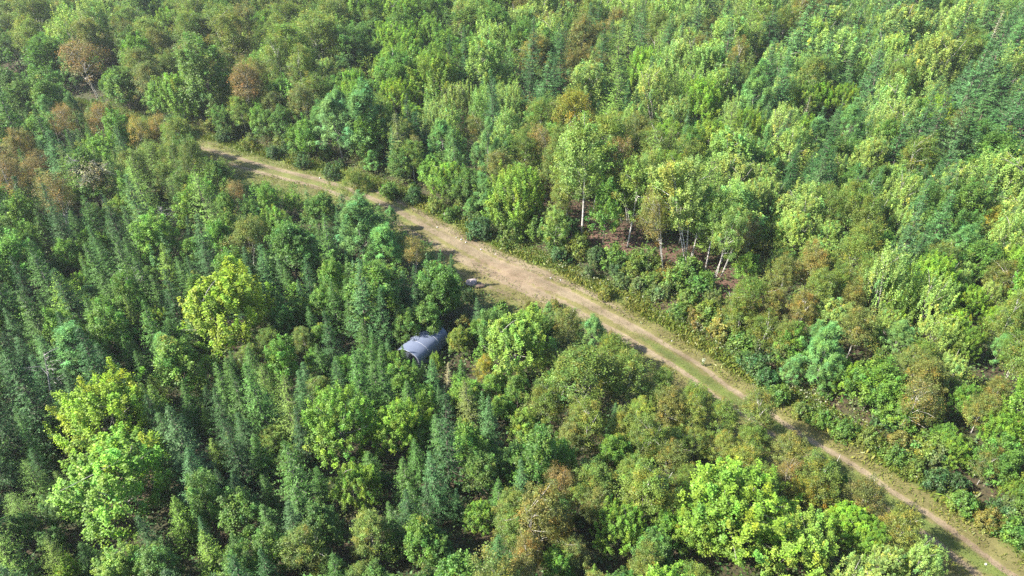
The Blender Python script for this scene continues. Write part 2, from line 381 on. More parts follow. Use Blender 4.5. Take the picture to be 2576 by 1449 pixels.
# hero trees read off the photograph: code, x of the top, y of the top, crown width (pixels of a 2576-wide copy)
HERO = '''
Y 545 655 245 1.05|Y 215 950 245 1.0|Mp 245 1095 290 1.0|M 825 985 190 1.3|M 985 1008 150|My 885 1165 130|M 1870 1185 300 0.85|M 1780 1270 170 1.0|My 2157 1268 130 1.0|Mp 2040 1300 200 1.0|M 2205 1325 105
G 35 190 95|G 377 130 150|M 477 137 88|K 275 165 85|R 600 150 95|K 540 110 80|Ro 470 90 70|K 375 55 75|O 555 5 105|O 700 30 120|O 790 5 125|O 690 82 100|O 745 105 95|G 885 55 95|P 812 127 78
M 262 85 65|M 410 5 80|M 583 65 48|O 55 28 80|P 135 8 110|R 140 255 80|Or 100 288 42|R 195 248 52|Ro 25 315 85|Yb 335 290 68|Yb 384 284 62|T 88 330 50|D 120 360 60|F 215 312 56|F 165 325 46|F 38 375 60
K 757 200 78|M 650 235 66|O 545 250 66|G 610 288 62|W 835 213 105|H 815 335 92|L 490 432 110|L 425 445 72|O 403 395 66|G 530 400 82|K 680 215 60|G 700 260 70|O 470 250 60|H 565 300 60
M 885 100 42|M 1085 35 72|P 1235 45 85|P 1220 80 115|Ro 1158 8 55|Ro 1475 28 78|F 1335 78 58|D 1272 120 42|T 1215 135 40|Ro 1095 142 38|Y 990 187 86|My 1040 180 78|D 1018 233 54|T 992 213 36|Fo 1000 283 86
W 898 200 115|W 1108 287 70|H 945 290 76|Yo 1450 200 110|O 1360 235 85|K 1400 240 62|P 1292 205 54|P 1342 160 52|P 1475 135 120|D 1532 213 42|T 1562 187 60|F 1618 110 44|P 1660 155 115
K 1252 365 80|Or 1205 375 36|O 1540 265 110|K 1610 270 80|Kt 1048 337 46|M 1125 390 100|H 1060 400 72|O 942 383 76|O 880 415 70|P 1220 327 46|G 1005 360 70|P 1150 200 70|P 1090 240 70|K 1190 280 60
D 2013 40 50|T 2317 27 55|D 1897 83 50|X 2523 25 46|T 2247 187 50|T 2150 173 46|D 2050 300 64|D 2117 277 60|F 2147 333 50|T 2470 330 60|T 1930 253 46|X 2037 243 30|My 1783 187 112|My 2083 193 76|My 2137 200 76|Mp 2033 205 80
Mp 2335 157 72|Y 2385 233 82|My 2237 267 46|W 1917 160 96|W 2085 150 60|P 2385 55 130|O 2060 110 90|P 1870 232 34|Ro 1983 293 38|O 2333 325 90|P 2200 335 86|K 2440 260 60|W 2160 250 70
F 97 735 52|T 8 773 60|F 53 805 65|W 150 805 112|F 303 848 66|F 340 880 56|F 268 697 52|T 303 740 42|F 383 690 54|F 312 595 56|D 265 490 92|F 205 490 72|F 85 528 62|H 150 600 70|D 462 540 44|T 490 578 42|T 505 610 70|Fy 398 610 66
O 605 530 90|Mp 665 510 92|F 660 625 60|T 745 700 52|F 718 665 50|G 697 772 74|O 660 820 72|O 755 815 62|M 375 768 72|H 420 845 122|L 655 912 82|F 800 865 72|My 765 745 44|F 775 770 56|M 180 680 62
L 55 1165 86|L 110 1362 92|Y 150 1400 72|D 303 996 52|D 355 1000 92|D 68 997 46|D 15 1000 52|T 453 1030 54|D 533 975 98|Fy 505 1025 42|Fy 427 1250 92|T 350 1290 86|T 385 1200 48|D 545 1180 56|G 580 1235 112|Fy 500 1335 102|O 715 1130 66|F 660 1190 66|O 670 1075 62|Mp 285 1375 160|G 30 1300 82|O 745 1330 120
F 1105 1030 88|F 1045 1105 68|Fo 1185 962 92|T 1105 966 42|G 1205 1140 98|T 1142 1230 52|H 1270 990 66|Mo 1315 1035 82|P 1382 1090 36|O 1378 965 100|O 1475 1000 110|K 1450 1050 90|T 1552 1010 54|H 1552 1090 86|My 1632 1083 66|K 1690 975 92|K 1690 1110 90
R 1405 1160 92|X 1059 1270 32|M 1208 1262 92|H 1045 1312 112|O 925 1293 112|T 1298 1322 56|T 1140 1392 82|Or 1415 1293 70|M 1570 1270 130|K 1508 1220 82|O 1285 1290 90|K 1442 1352 86|H 1405 1386 92|Fy 1492 1416 46|O 1635 1386 100|G 1100 1340 86
Oy 1760 995 80|O 1825 1008 80|K 1917 975 112|K 2010 1090 96|O 1910 1065 86|Oy 1830 1083 72|Oy 1883 1120 80|O 2095 1150 112|R 2000 1157 76|Yo 2033 1196 76|Yo 2085 1210 66|K 2200 1208 100|Oy 2290 1275 104|P 2345 1375 106|P 2250 1370 100|H 2133 1180 44|Ro 2310 1363 42
H 2150 966 120|W 1990 960 86|H 2140 1043 110|H 2217 1050 92|Kt 2335 955 116|H 2443 970 66|K 2500 983 82|H 2400 1060 68|G 2467 1200 110|My 2533 1236 52|K 2500 1150 82|M 2383 1140 86
T 1205 746 58|Mp 1302 758 190|W 1382 760 36|K 1435 768 80|W 1492 780 76|Mo 1152 818 66|Yo 1222 893 60|O 1442 872 72|O 1508 868 86|O 1592 878 116|My 1096 878 40|F 1014 868 34|F 1040 900 40|Fy 996 880 32|F 1062 910 34|M 985 880 40|T 1088 908 36|X 1122 915 34|F 1145 935 42
W 893 490 110|W 955 555 86|W 982 512 40|Kt 1035 595 70|My 988 615 46|F 870 645 46|F 925 600 54|G 1092 660 110|G 1120 692 88|D 1137 637 48|G 1070 750 86|G 1015 775 76|F 872 750 56|F 900 805 52|T 975 850 36|F 930 835 46|F 800 560 46|T 840 520 44|D 780 600 46|H 700 560 60|Mp 730 480 60|R 590 450 60
M 1262 440 150|G 1158 505 72|G 1065 470 80|A 1395 520 66|M 1340 470 80|G 1110 440 70
R 1898 545 62|Ro 2060 600 92|K 1990 640 86|O 2070 665 96|Ro 2150 700 82|K 2180 765 96|Ro 1947 710 72|O 1900 685 90|O 1877 735 86|K 2000 800 86|O 1930 785 80|W 2063 810 66|W 2035 870 110|H 1925 870 88|My 2215 820 38|P 2100 550 72|P 2017 525 96|O 2185 545 96|O 2170 570 100
P 2285 515 86|W 2450 550 86|Yo 2507 503 66|My 2467 715 86|P 2367 685 120|My 2283 700 100|K 2317 860 86|Ro 2350 885 106|My 2143 903 90|W 2290 795 86|P 2383 790 100|M 2450 820 92|W 2543 830 62|Ro 2533 945 72|K 2540 650 82|H 1890 630 66|My 1905 580 42'''
# trees of the stand on the bank, given by the foot and the top of the trunk
STAND = [('A', 1463, 590, 1455, 292, 150), ('H', 1517, 614, 1522, 425, 95), ('A', 1578, 620, 1605, 400, 105), ('A', 1564, 556, 1500, 330, 110), ('Ap', 1719, 664, 1688, 385, 140),
         ('Ap', 1726, 661, 1752, 372, 105), ('A', 1739, 647, 1800, 460, 95), ('A', 1774, 681, 1822, 470, 95), ('A', 1800, 706, 1850, 500, 90), ('Kt', 1668, 680, 1650, 470, 75),
         ('R', 1372, 462, 1360, 318, 84), ('R', 1585, 560, 1573, 322, 58), ('Kt', 1816, 694, 1870, 540, 70), ('A', 1640, 600, 1640, 360, 110)]
# what fills the rest of the forest: colour codes per cell of a 16 x 9 grid over the picture
CELLS = '''O G G|P G K|P G O|K O G|O O H|O G G|G M H|G P H|P G Ro P|P O Ro T P L|P P O T P L|P O Ro P T P L|P T O Ro D P|T P O T T T P|P T O P D P|T P W T T P
G W H|R K M|K G H|Ro K M|O G H|W M O|M D H|P G T|P T Ro D|P P D D P L|P P T T P L|My P T D P L|P W T P T P|D P My T D T P|T P My W T P|T W P D T P
D R F|T L G|L O H|O G|G O H|W G M|T M O|G W O|O Ro A|A O P P L|A My O P L|P G O P L|P D My D P|T G P T T P|T O G P T P|T G P T P
D H F|T M F|T L H|O H Ro|G M T|W G T|G H G|M G|A M|A M|A P O|O P M|O P P|P G O|G T O P D|P G T T
D H F|Fy F H|D M F|F M T|T H F|T F H|D G O G|G H|H M|H M|A M|O K|O K|O P Ro|P My|P My
D T H|W D F|F D H|O F|O H T|D F H|F T|H|G O|O|O M|M H|K W O|O K My|O P W|My P O
D F T|D H|D Fy T|D F|L T D|F M|D F|T H|O Oy|O K|O Oy|O|H O|M K|O K|K M
L G D|D F|D T H|D G Fy|H T F|F O|D F G|T G F|O Ro G|O G H|O K|O H|O K|H M|G M|G K
G L D|G F|T M D|D G F|G F|O G|O G T|G T O|K Ro O|G K H|O M|O M|M O|O P|P O|G K'''

def in_poly(x, y, poly):
    P = np.array(poly, float); inside = np.zeros(np.shape(x), bool); j = len(P) - 1
    for i in range(len(P)):
        xi, yi, xj, yj = P[i, 0], P[i, 1], P[j, 0], P[j, 1]
        c = ((yi > y) != (yj > y)) & (x < (xj - xi)*(y - yi)/((yj - yi) + 1e-12) + xi)
        inside ^= c; j = i
    return inside
OPEN = [[(430, 352), (540, 343), (700, 398), (860, 458), (1000, 498), (1140, 560), (1250, 612), (1380, 655), (1550, 715), (1700, 800), (1830, 895), (1960, 1000), (2060, 1075),
         (2030, 1090), (1940, 1030), (1850, 985), (1790, 962), (1740, 957), (1640, 893), (1555, 850), (1500, 792), (1420, 768), (1350, 752), (1240, 757), (1190, 772), (1150, 805), (1122, 815),
         (1160, 740), (1172, 690), (1130, 640), (1075, 600), (1010, 560), (960, 512), (860, 484), (800, 470), (720, 452), (640, 442), (600, 432), (540, 388), (450, 364)],
        [(2030, 1050), (2180, 1150), (2300, 1235), (2290, 1262), (2170, 1182), (2030, 1092)],
        [(2290, 1225), (2400, 1290), (2600, 1400), (2600, 1480), (2400, 1480), (2395, 1380), (2375, 1330), (2290, 1250)],
        [(1012, 880), (1090, 810), (1135, 835), (1132, 856), (1066, 900), (1048, 902)],
        [(1140, 560), (1280, 585), (1440, 570), (1500, 520), (1600, 560), (1700, 620), (1850, 690), (1880, 780), (1960, 1000), (1830, 895), (1700, 800), (1550, 715), (1380, 655), (1250, 612)]]

trees = []          # dicts: code, kind, pos, h, w, yaw, lean, hero
def add_tree(code, pos, h, w, hero=False, lean=(0, 0), circ=None):
    trees.append(dict(code=code, kind=TINT[code][0], pos=pos, h=h, w=w, hero=hero, lean=lean, circ=circ, yaw=float(rng.uniform(0, 6.283))))
for tok in HERO.replace('\n', '|').split('|'):
    if not tok.strip(): continue
    code, X, Yp, Wd, *asp = tok.split(); X, Yp, Wd = float(X), float(Yp), float(Wd)
    kind = TINT[code][0]; h = 7.0; asp = float(asp[0]) if asp else ASPECT[kind]
    for _ in range(6):
        p = at(X, Yp, h); D = project(np.array([[p[0], p[1], p[2] + h*0.7]]))[2][0]
        w = Wd*D/FPX
        h = 0.5*h + 0.5*float(np.clip(w*asp, 2.6, 13))
    if kind in ('maple_tree', 'hardwood_tree', 'birch_tree', 'poplar_tree', 'pine_tree'): w *= 1.14
    p = at(X, Yp, h); s0, _a = road_sd(p[0], p[1]); s0 = float(s0[0])
    if -2.4 < s0 < 5.4:
        gq = at(X, Yp + 0.9*Wd); far_side = float(road_sd(gq[0], gq[1])[0][0]) > 1.5
        i0 = int(np.argmin(np.sum((RC - p[:2])**2, 1))); q = RC[i0] + RN[i0]*((5.6 + 0.25*w) if far_side else -(2.6 + 0.1*w)); p = np.array([q[0], q[1], float(hgt(q[0], q[1])[0])])
    add_tree(code, p, h, w, True, circ=(X, Yp + Wd*0.55, Wd*0.5, D))
for code, bx_, by_, tx, ty, Wd in STAND:
    p = at(bx_, by_); h = 5.0
    for k in range(200):
        _, yy, dd = project(np.array([[p[0], p[1], p[2] + h]]))
        if yy[0] <= ty or h > 15: break
        h += 0.1
    xx, _, dd = project(np.array([[p[0], p[1], p[2] + h]]))
    lx = (tx - xx[0])*dd[0]/FPX
    add_tree(code, p, h, Wd*dd[0]/FPX, True, lean=(float(np.clip(lx/h, -.4, .4)), 0), circ=(tx, ty + Wd*0.6, Wd*0.5, dd[0]))

# fill
cells = [[c.split() for c in row.split('|')] for row in CELLS.split('\n')]
SH_XY = np.array([-7.0, 47.4])
HC = [t['circ'] for t in trees]
for X, Yq, R_, hz_ in ((235, 455, 75, 4), (332, 705, 32, 4), (92, 955, 36, 4), (430, 545, 40, 3.5)):
    q = at(X, Yq, hz_); HC.append((X, Yq, R_, float(project(np.array([[q[0], q[1], q[2] + hz_]]))[2][0]) - 0.5))
HC = np.array(HC)
grid = {}
def gkey(x, y): return (int(x//4), int(y//4))
def clash(x, y, r, fac):
    gx, gy = gkey(x, y)
    for i in (-1, 0, 1):
        for j in (-1, 0, 1):
            for (X, Y, R) in grid.get((gx+i, gy+j), ()):
                if (X-x)**2 + (Y-y)**2 < (fac*(R + r))**2: return True
    return False
for t in trees: grid.setdefault(gkey(t['pos'][0], t['pos'][1]), []).append((t['pos'][0], t['pos'][1], t['w']/2))
HR = {'maple_tree': (5.5, 8.5), 'hardwood_tree': (4.5, 7.5), 'birch_tree': (5.5, 8.5), 'thin_birch': (6, 8.5), 'aspen_tree': (8, 11), 'poplar_tree': (6, 9), 'spruce_tree': (5.2, 9.4), 'fir_tree': (4.8, 8.6), 'larch_tree': (5.5, 9), 'pine_tree': (5, 8), 'dead_spruce': (5, 8)}
def fill(NC, hscale, fac, guard, ymax):
    cy_ = 14 + (ymax - 14)*rng.random(NC)**0.72
    cx_ = (rng.random(NC)*2 - 1)*(0.80*np.sqrt(cy_**2 + 900) + 6)
    s_, a_ = road_sd(cx_, cy_); z_ = hgt(cx_, cy_, s_)
    pxx, pyy, _ = project(np.stack([cx_, cy_, z_ + 5*hscale], 1))
    pxx = pxx + rng.normal(size=NC)*45; pyy = pyy + rng.normal(size=NC)*45
    codes = []
    for i in range(NC):
        c = cells[int(np.clip(pyy[i]//161, 0, 8))][int(np.clip(pxx[i]//161, 0, 15))]
        codes.append(c[int(rng.integers(len(c)))])
    dist = np.sqrt(cx_**2 + cy_**2 + (CAM_H - 5)**2)
    far = 1 + 0.6*smooth(60, 150, dist)
    hh = np.empty(NC); ww = np.empty(NC)
    for i in range(NC):
        k = TINT[codes[i]][0]; lo, hi = HR[k]
        hh[i] = (lo + (hi - lo)*rng.random())*(1 + (far[i] - 1)*0.6)*hscale*(1 + 0.3*(far[i] - 1)*(k in ('spruce_tree', 'fir_tree')))
        ww[i] = hh[i]/ASPECT[k]*rng.uniform(0.85, 1.15)*(1 + (far[i] - 1)*0.45)*rng.choice([0.8, 0.95, 1.0, 1.2])*(1.25 if hscale < 1 else 1)
    ok = ~((s_ > -3.6) & (s_ < 4.8))
    ok &= (cx_ - SH_XY[0])**2 + (cy_ - SH_XY[1])**2 > 3.4**2
    bad = np.zeros(NC, bool); behindhero = np.zeros(NC, bool)
    for fz, fx in ((1.0, 0), (0.92, 0), (0.55, 0), (0.62, -0.4), (0.62, 0.4), (0.25, 0.25), (0.25, -0.25)):
        X, Yq, Dq = project(np.stack([cx_ + fx*ww, cy_, z_ + fz*hh], 1))
        for poly in OPEN: bad |= in_poly(X, Yq, poly)
        if fz > 0.5:
            for i in range(0, NC, 4000):
                dd = (X[i:i+4000, None] - HC[None, :, 0])**2 + (Yq[i:i+4000, None] - HC[None, :, 1])**2
                behindhero[i:i+4000] |= np.any((dd < (HC[None, :, 2]*guard)**2) & (Dq[i:i+4000, None] < HC[None, :, 3] + 0.3), 1)
    ok &= ~bad & ~behindhero
    for i in np.nonzero(ok)[0]:
        if clash(cx_[i], cy_[i], ww[i]/2, fac): continue
        grid.setdefault(gkey(cx_[i], cy_[i]), []).append((cx_[i], cy_[i], ww[i]/2))
        add_tree(codes[i], np.array([cx_[i], cy_[i], z_[i]]), float(hh[i]), float(ww[i]))
fill(46000, 1.0, 0.56, 0.85, 238)
fill(20000, 0.6, 0.56, 0.78, 120)

# ------------------------------------------------------------------ setting: ground and road
def simple_grid(name, X, Y, Z, mat, attrs=None):
    ny, nx = X.shape
    V = np.stack([X, Y, Z], -1).reshape(-1, 3)
    q = np.arange(ny*nx).reshape(ny, nx)
    F = np.stack([q[:-1, :-1], q[:-1, 1:], q[1:, 1:], q[1:, :-1]], -1).reshape(-1, 4)
    me = mesh_wood(name, (V, F), mat)
    for k, v in (attrs or {}).items():
        a = me.attributes.new(k, 'FLOAT', 'POINT'); a.data.foreach_set('value', np.asarray(v, np.float32).ravel())
    o = bpy.data.objects.new(name, me); COL.objects.link(o); return o

def ground_material():
    m, n, out = new_mat('forest_floor'); N = n.nodes.new; L = n.links.new
    tc = N('ShaderNodeTexCoord')
    n1 = N('ShaderNodeTexNoise'); n1.inputs['Scale'].default_value = 0.45; n1.inputs['Detail'].default_value = 8; n1.inputs['Roughness'].default_value = 0.7
    n2 = N('ShaderNodeTexNoise'); n2.inputs['Scale'].default_value = 7; n2.inputs['Detail'].default_value = 6
    for q in (n1, n2): L(tc.outputs['Object'], q.inputs['Vector'])
    c1 = N('ShaderNodeValToRGB'); c1.color_ramp.elements[0].position = 0.42; c1.color_ramp.elements[1].position = 0.6
    c1.color_ramp.elements[0].color = (0.035, 0.026, 0.014, 1); c1.color_ramp.elements[1].color = (0.026, 0.036, 0.011, 1)
    L(n1.outputs[0], c1.inputs[0])
    c2 = N('ShaderNodeValToRGB'); c2.color_ramp.elements[0].color = (0.5, 0.45, 0.4, 1); c2.color_ramp.elements[1].color = (1.7, 1.5, 1.3, 1)
    c2.color_ramp.elements[0].position = 0.3; c2.color_ramp.elements[1].position = 0.7
    L(n2.outputs[0], c2.inputs[0])
    mx = N('ShaderNodeMix'); mx.data_type = 'RGBA'; mx.blend_type = 'MULTIPLY'; mx.inputs[0].default_value = 1
    L(c1.outputs[0], mx.inputs[6]); L(c2.outputs[0], mx.inputs[7])
    # red-brown leaf litter and bare soil on the bank
    at_ = N('ShaderNodeAttribute'); at_.attribute_name = 'litter'
    lit = N('ShaderNodeMix'); lit.data_type = 'RGBA'
    c3 = N('ShaderNodeValToRGB'); c3.color_ramp.elements[0].color = (0.05, 0.024, 0.016, 1); c3.color_ramp.elements[1].color = (0.13, 0.07, 0.048, 1)
    c3.color_ramp.elements[0].position = 0.35; c3.color_ramp.elements[1].position = 0.68
    L(n2.outputs[0], c3.inputs[0]); L(at_.outputs['Fac'], lit.inputs[0]); L(mx.outputs[2], lit.inputs[6]); L(c3.outputs[0], lit.inputs[7])
    p = N('ShaderNodeBsdfPrincipled'); p.inputs['Roughness'].default_value = 0.95; L(lit.outputs[2], p.inputs['Base Color'])
    b = N('ShaderNodeBump'); b.inputs['Strength'].default_value = 0.8; b.inputs['Distance'].default_value = 0.1; L(n2.outputs[0], b.inputs['Height']); L(b.outputs[0], p.inputs['Normal'])
    L(p.outputs[0], out.inputs[0]); return m

def axis_vals():
    xs = np.concatenate([[-1500, -900, -500, -330], np.arange(-240, 241, 1.25), [330, 500, 900, 1500]])
    ys = np.concatenate([[-600, -300, -120, -60], np.arange(-20, 261, 1.25), [330, 500, 900, 1700]])
    return xs, ys
xs, ys = axis_vals(); GX, GY = np.meshgrid(xs, ys)
gs, ga = road_sd(GX.ravel(), GY.ravel()); gs = gs.reshape(GX.shape); ga = ga.reshape(GX.shape)
GZ = hgt(GX.ravel(), GY.ravel(), gs.ravel()).reshape(GX.shape)
STRIP = (-9.0, 6.0)
GZ = GZ - 0.25*smooth(STRIP[0] + 0.3, STRIP[0] + 1.6, gs)*smooth(STRIP[1] - 0.3, STRIP[1] - 1.6, gs)
litter = smooth(6.5, 8.5, gs)*smooth(20, 11, gs)*smooth(0, 4, GX)*smooth(27, 22, GX)*0.9
ground = simple_grid('ground', GX, GY, GZ, ground_material(), {'litter': litter}); ground['kind'] = 'structure'

def road_material():
    m, n, out = new_mat('dirt_track'); N = n.nodes.new; L = n.links.new
    tc = N('ShaderNodeTexCoord')
    def noise(sc, det=6, rough=0.6):
        q = N('ShaderNodeTexNoise'); q.inputs['Scale'].default_value = sc; q.inputs['Detail'].default_value = det; q.inputs['Roughness'].default_value = rough
        L(tc.outputs['Object'], q.inputs['Vector']); return q
    def ramp(src, a, ca, b, cb):
        r = N('ShaderNodeValToRGB'); r.color_ramp.elements[0].position = a; r.color_ramp.elements[1].position = b
        r.color_ramp.elements[0].color = (*ca, 1); r.color_ramp.elements[1].color = (*cb, 1); L(src, r.inputs[0]); return r
    def attr(nm):
        q = N('ShaderNodeAttribute'); q.attribute_name = nm; return q.outputs['Fac']
    def mix(f, a, b):
        q = N('ShaderNodeMix'); q.data_type = 'RGBA'; L(f, q.inputs[0]); L(a, q.inputs[6]); L(b, q.inputs[7]); return q.outputs[2]
    def math_(op, a, b=None, v=None, clamp=True):
        q = N('ShaderNodeMath'); q.operation = op; q.use_clamp = clamp; L(a, q.inputs[0])
        if b is not None: L(b, q.inputs[1])
        elif v is not None: q.inputs[1].default_value = v
        return q.outputs[0]
    big, mid, fine = noise(0.5, 6), noise(1.5, 9, 0.74), noise(11, 7, 0.8)
    dirt = ramp(fine.outputs[0], 0.3, (0.075, 0.057, 0.033), 0.68, (0.245, 0.196, 0.122))
    red = ramp(fine.outputs[0], 0.3, (0.085, 0.055, 0.034), 0.68, (0.22, 0.158, 0.102))
    straw = ramp(fine.outputs[0], 0.28, (0.050, 0.048, 0.013), 0.68, (0.170, 0.155, 0.048))
    green = ramp(fine.outputs[0], 0.3, (0.035, 0.052, 0.009), 0.68, (0.115, 0.145, 0.022))
    floor = ramp(fine.outputs[0], 0.3, (0.02, 0.022, 0.010), 0.7, (0.06, 0.055, 0.022))
    # noisy thresholds of the attributes
    def brk(nm, gain=2.0, wob_=0.95):
        w = math_('SUBTRACT', mid.outputs[0], v=0.5, clamp=False); w = math_('MULTIPLY', w, v=wob_*2, clamp=False)
        w = math_('ADD', attr(nm), w, clamp=False); w = math_('SUBTRACT', w, v=0.5, clamp=False); w = math_('MULTIPLY', w, v=gain*1.6, clamp=False)
        return math_('ADD', w, v=0.5)
    c = mix(brk('green'), straw.outputs[0], green.outputs[0])
    c = mix(brk('dirt'), c, dirt.outputs[0])
    c = mix(brk('red', 1.0), c, red.outputs[0])
    st = ramp(noise(34, 3, 0.5).outputs[0], 0.66, (0, 0, 0), 0.72, (1, 1, 1))
    stm = math_('MULTIPLY', st.outputs[0], brk('stone', 1.2))
    pale = N('ShaderNodeRGB'); pale.outputs[0].default_value = (0.34, 0.30, 0.245, 1)
    c = mix(stm, c, pale.outputs[0])
    damp = ramp(noise(0.35, 7, 0.7).outputs[0], 0.38, (0.62, 0.58, 0.52), 0.62, (1.12, 1.12, 1.12))
    dm = N('ShaderNodeMix'); dm.data_type = 'RGBA'; dm.blend_type = 'MULTIPLY'; dm.inputs[0].default_value = 1; L(c, dm.inputs[6]); L(damp.outputs[0], dm.inputs[7]); c = dm.outputs[2]
    c = mix(attr('floor'), c, floor.outputs[0])
    p = N('ShaderNodeBsdfPrincipled'); p.inputs['Roughness'].default_value = 0.95; L(c, p.inputs['Base Color'])
    b = N('ShaderNodeBump'); b.inputs['Strength'].default_value = 0.6; b.inputs['Distance'].default_value = 0.06
    L(fine.outputs[0], b.inputs['Height']); L(b.outputs[0], p.inputs['Normal']); L(p.outputs[0], out.inputs[0]); return m

us = np.arange(STRIP[0], STRIP[1] + 0.01, 0.2)
sel = np.arange(0, len(RC)); C = RC[sel]; Nn = RN[sel]; AA = RA[sel]
RX = C[:, 0:1] + Nn[:, 0:1]*us[None]; RY = C[:, 1:2] + Nn[:, 1:2]*us[None]; U = np.broadcast_to(us[None], RX.shape); AL = np.broadcast_to(AA[:, None], RX.shape)
RZ = hgt(RX.ravel(), RY.ravel(), U.ravel()).reshape(RX.shape)
wv = 0.12*np.sin(AL*0.35) + 0.08*np.sin(AL*0.9 + 1)
rut = np.exp(-((np.abs(U + wv) - 0.9)/0.27)**2)
RZ = RZ - 0.05*rut + 0.02*np.sin(RX*3.1)*np.sin(RY*2.7)
RZ -= 0.2*np.clip(smooth(STRIP[0] + 1.0, STRIP[0], U) + smooth(STRIP[1] - 1.0, STRIP[1], U), 0, 1)
cl = np.exp(-(((RX - 0.0)/6.5)**2 + ((RY - 59.5)/5.0)**2))            # the turning place by the boulder
lane = smooth(78, 84, AL)                                              # near stretch with two clear ruts
a_two = smooth(0.0, 1.0, (RX - 9)/6.0)
trk = 0.55*np.sin(U*3.4 + 0.8*np.sin(AL*0.11) + 0.4)*np.exp(-((U + 0.5)/3.2)**2)*(1 - a_two)
trk = trk + 0.8*(1 - a_two)*(np.exp(-((U - 1.7 + 0.3*np.sin(AL*0.21))/0.22)**2) + np.exp(-((U + 2.2 + 0.35*np.sin(AL*0.17 + 1))/0.22)**2))*smooth(-30, -12, RX)
dirt = np.clip(trk + 1.05*rut*(0.55 + 0.45*a_two) + (0.34*np.exp(-(U/2.0)**2) + 0.22*np.exp(-(U/2.6)**2))*(1 - a_two)*(1 - 0.62*smooth(-6, -16, RX)) + 0.32*cl, 0, 1)
green = np.clip(0.15 + 0.35*smooth(-4, -14, RX) + 0.75*a_two*np.exp(-(U/0.55)**2) + 0.75*smooth(2.0, 3.4, U) + 0.5*smooth(-2.6, -5, U), 0, 1)*(1 - 0.4*cl)
redd = np.clip(0.6*cl*np.exp(-((U + 0.6)/2.6)**2) + 0.5*smooth(27, 30, RX)*rut, 0, 1)
stone = np.clip(0.55*np.exp(-((U - 1.9)/0.8)**2)*(1 - a_two*0.5) + 0.3*rut + 0.2*cl, 0, 1)
floor_ = np.clip(smooth(-4.6, -7.2, U)*(1 - smooth(0.15, 0.5, cl)) + smooth(4.8, 5.8, U), 0, 1)
road = simple_grid('dirt_road', RX, RY, RZ, road_material(), {'dirt': dirt, 'green': green, 'red': redd, 'stone': stone, 'floor': floor_}); road['kind'] = 'structure'

# ------------------------------------------------------------------ ground cover (uncountable)
def stuff_obj(name, V, tint, mat, label=None):
    o = bpy.data.objects.new(name, mesh_quads(name, V, tint, [mat])); COL.objects.link(o); o['kind'] = 'stuff'; o.color = (1, 1, 1, 1)
    if label: o['label'] = label
    return o

def scatter_strip(n, u0, u1, pw=1.0):
    i = rng.integers(0, len(RC), n); u = u0 + (u1 - u0)*rng.random(n)**pw
    x = RC[i, 0] + RN[i, 0]*u + rng.normal(size=n)*0.15; y = RC[i, 1] + RN[i, 1]*u + rng.normal(size=n)*0.15
    k = (y > 12) & (y < 112)
    return x[k], y[k], u[k]

gx, gy, gu = [], [], []
for (n, u0, u1) in ((60000, 1.3, 5.0), (45000, -5.5, -1.2), (22000, -0.7, 0.7), (60000, 2.3, 5.4)):
    x, y, u = scatter_strip(n, u0, u1); gx.append(x); gy.append(y); gu.append(u)
gx, gy, gu = map(np.concatenate, (gx, gy, gu))
# patchy: thin where the dirt is
pn = np.sin(gx*0.9 + gy*0.6)*np.sin(gx*0.5 - gy*1.1) + rng.normal(size=len(gx))*0.5
clr = np.exp(-(((gx - 0.0)/6.5)**2 + ((gy - 59.5)/5.0)**2))
k = (pn > -0.35) & (rng.random(len(gx)) > 0.6*clr) & ((np.abs(gu) > 0.8) | (rng.random(len(gx)) < np.where(gx > 9, 0.8, 0.45)))
gx, gy, gu = gx[k], gy[k], gu[k]; n = len(gx)
gz = hgt(gx, gy, gu)
ht = np.where(np.abs(gu) < 1, 0.10, np.where(gu > 2.6, 0.42, 0.22))*rng.uniform(0.5, 1.5, n)
axg = norm(np.stack([rng.normal(size=n)*0.7, rng.normal(size=n)*0.7, np.ones(n)], 1))
ng = norm(np.stack([rng.normal(size=n), rng.normal(size=n), np.full(n, 0.4)], 1))
V = leaves(np.stack([gx, gy, gz + ht*0.42], 1), ng, axg, ht, np.maximum(0.035, ht*0.24), 0.05)
ry = np.clip(rng.beta(1.2, 1.4, n)*0.9 + 0.3*np.sin(gx*0.7)*np.sin(gy*0.5) - 0.35*(np.abs(gu) < 1), 0, 1)
tint = (1 - ry)[:, None]*np.array([[0.090, 0.145, 0.018]]) + ry[:, None]*np.array([[0.185, 0.170, 0.040]])
stuff_obj('grass', V, tint*np.exp(rng.normal(size=(n, 1))*0.22), GRASSM)

# leafy weeds with pale flower heads along the ditch
x, y, u = scatter_strip(21000, 3.2, 8.6); n0 = len(x)
kk = rng.random(n0) < 0.55 + 0.4*np.sin(x*0.6 + y*0.3)
x, y, u = x[kk], y[kk], u[kk]; z = hgt(x, y, u)
m = 8; idx = np.repeat(np.arange(len(x)), m); n = len(idx)
hp = rng.uniform(0.4, 1.0, len(x))
pos = np.stack([x[idx] + rng.normal(size=n)*0.14, y[idx] + rng.normal(size=n)*0.14, z[idx] + hp[idx]*rng.random(n)**0.6], 1)
L_ = rng.uniform(0.09, 0.2, n)
V = leaves(pos, norm(rng.normal(size=(n, 3))*0.6 + np.array([0, 0, 1.0])), rdir(rng, n), L_, L_*0.55)
hue = rng.random(len(x))
tw_ = np.where(hue[:, None] < 0.5, np.array([[0.075, 0.14, 0.022]]), np.where(hue[:, None] < 0.85, np.array([[0.125, 0.16, 0.025]]), np.array([[0.16, 0.14, 0.025]])))
tint = tw_[idx]*np.exp(rng.normal(size=(n, 1))*0.25)
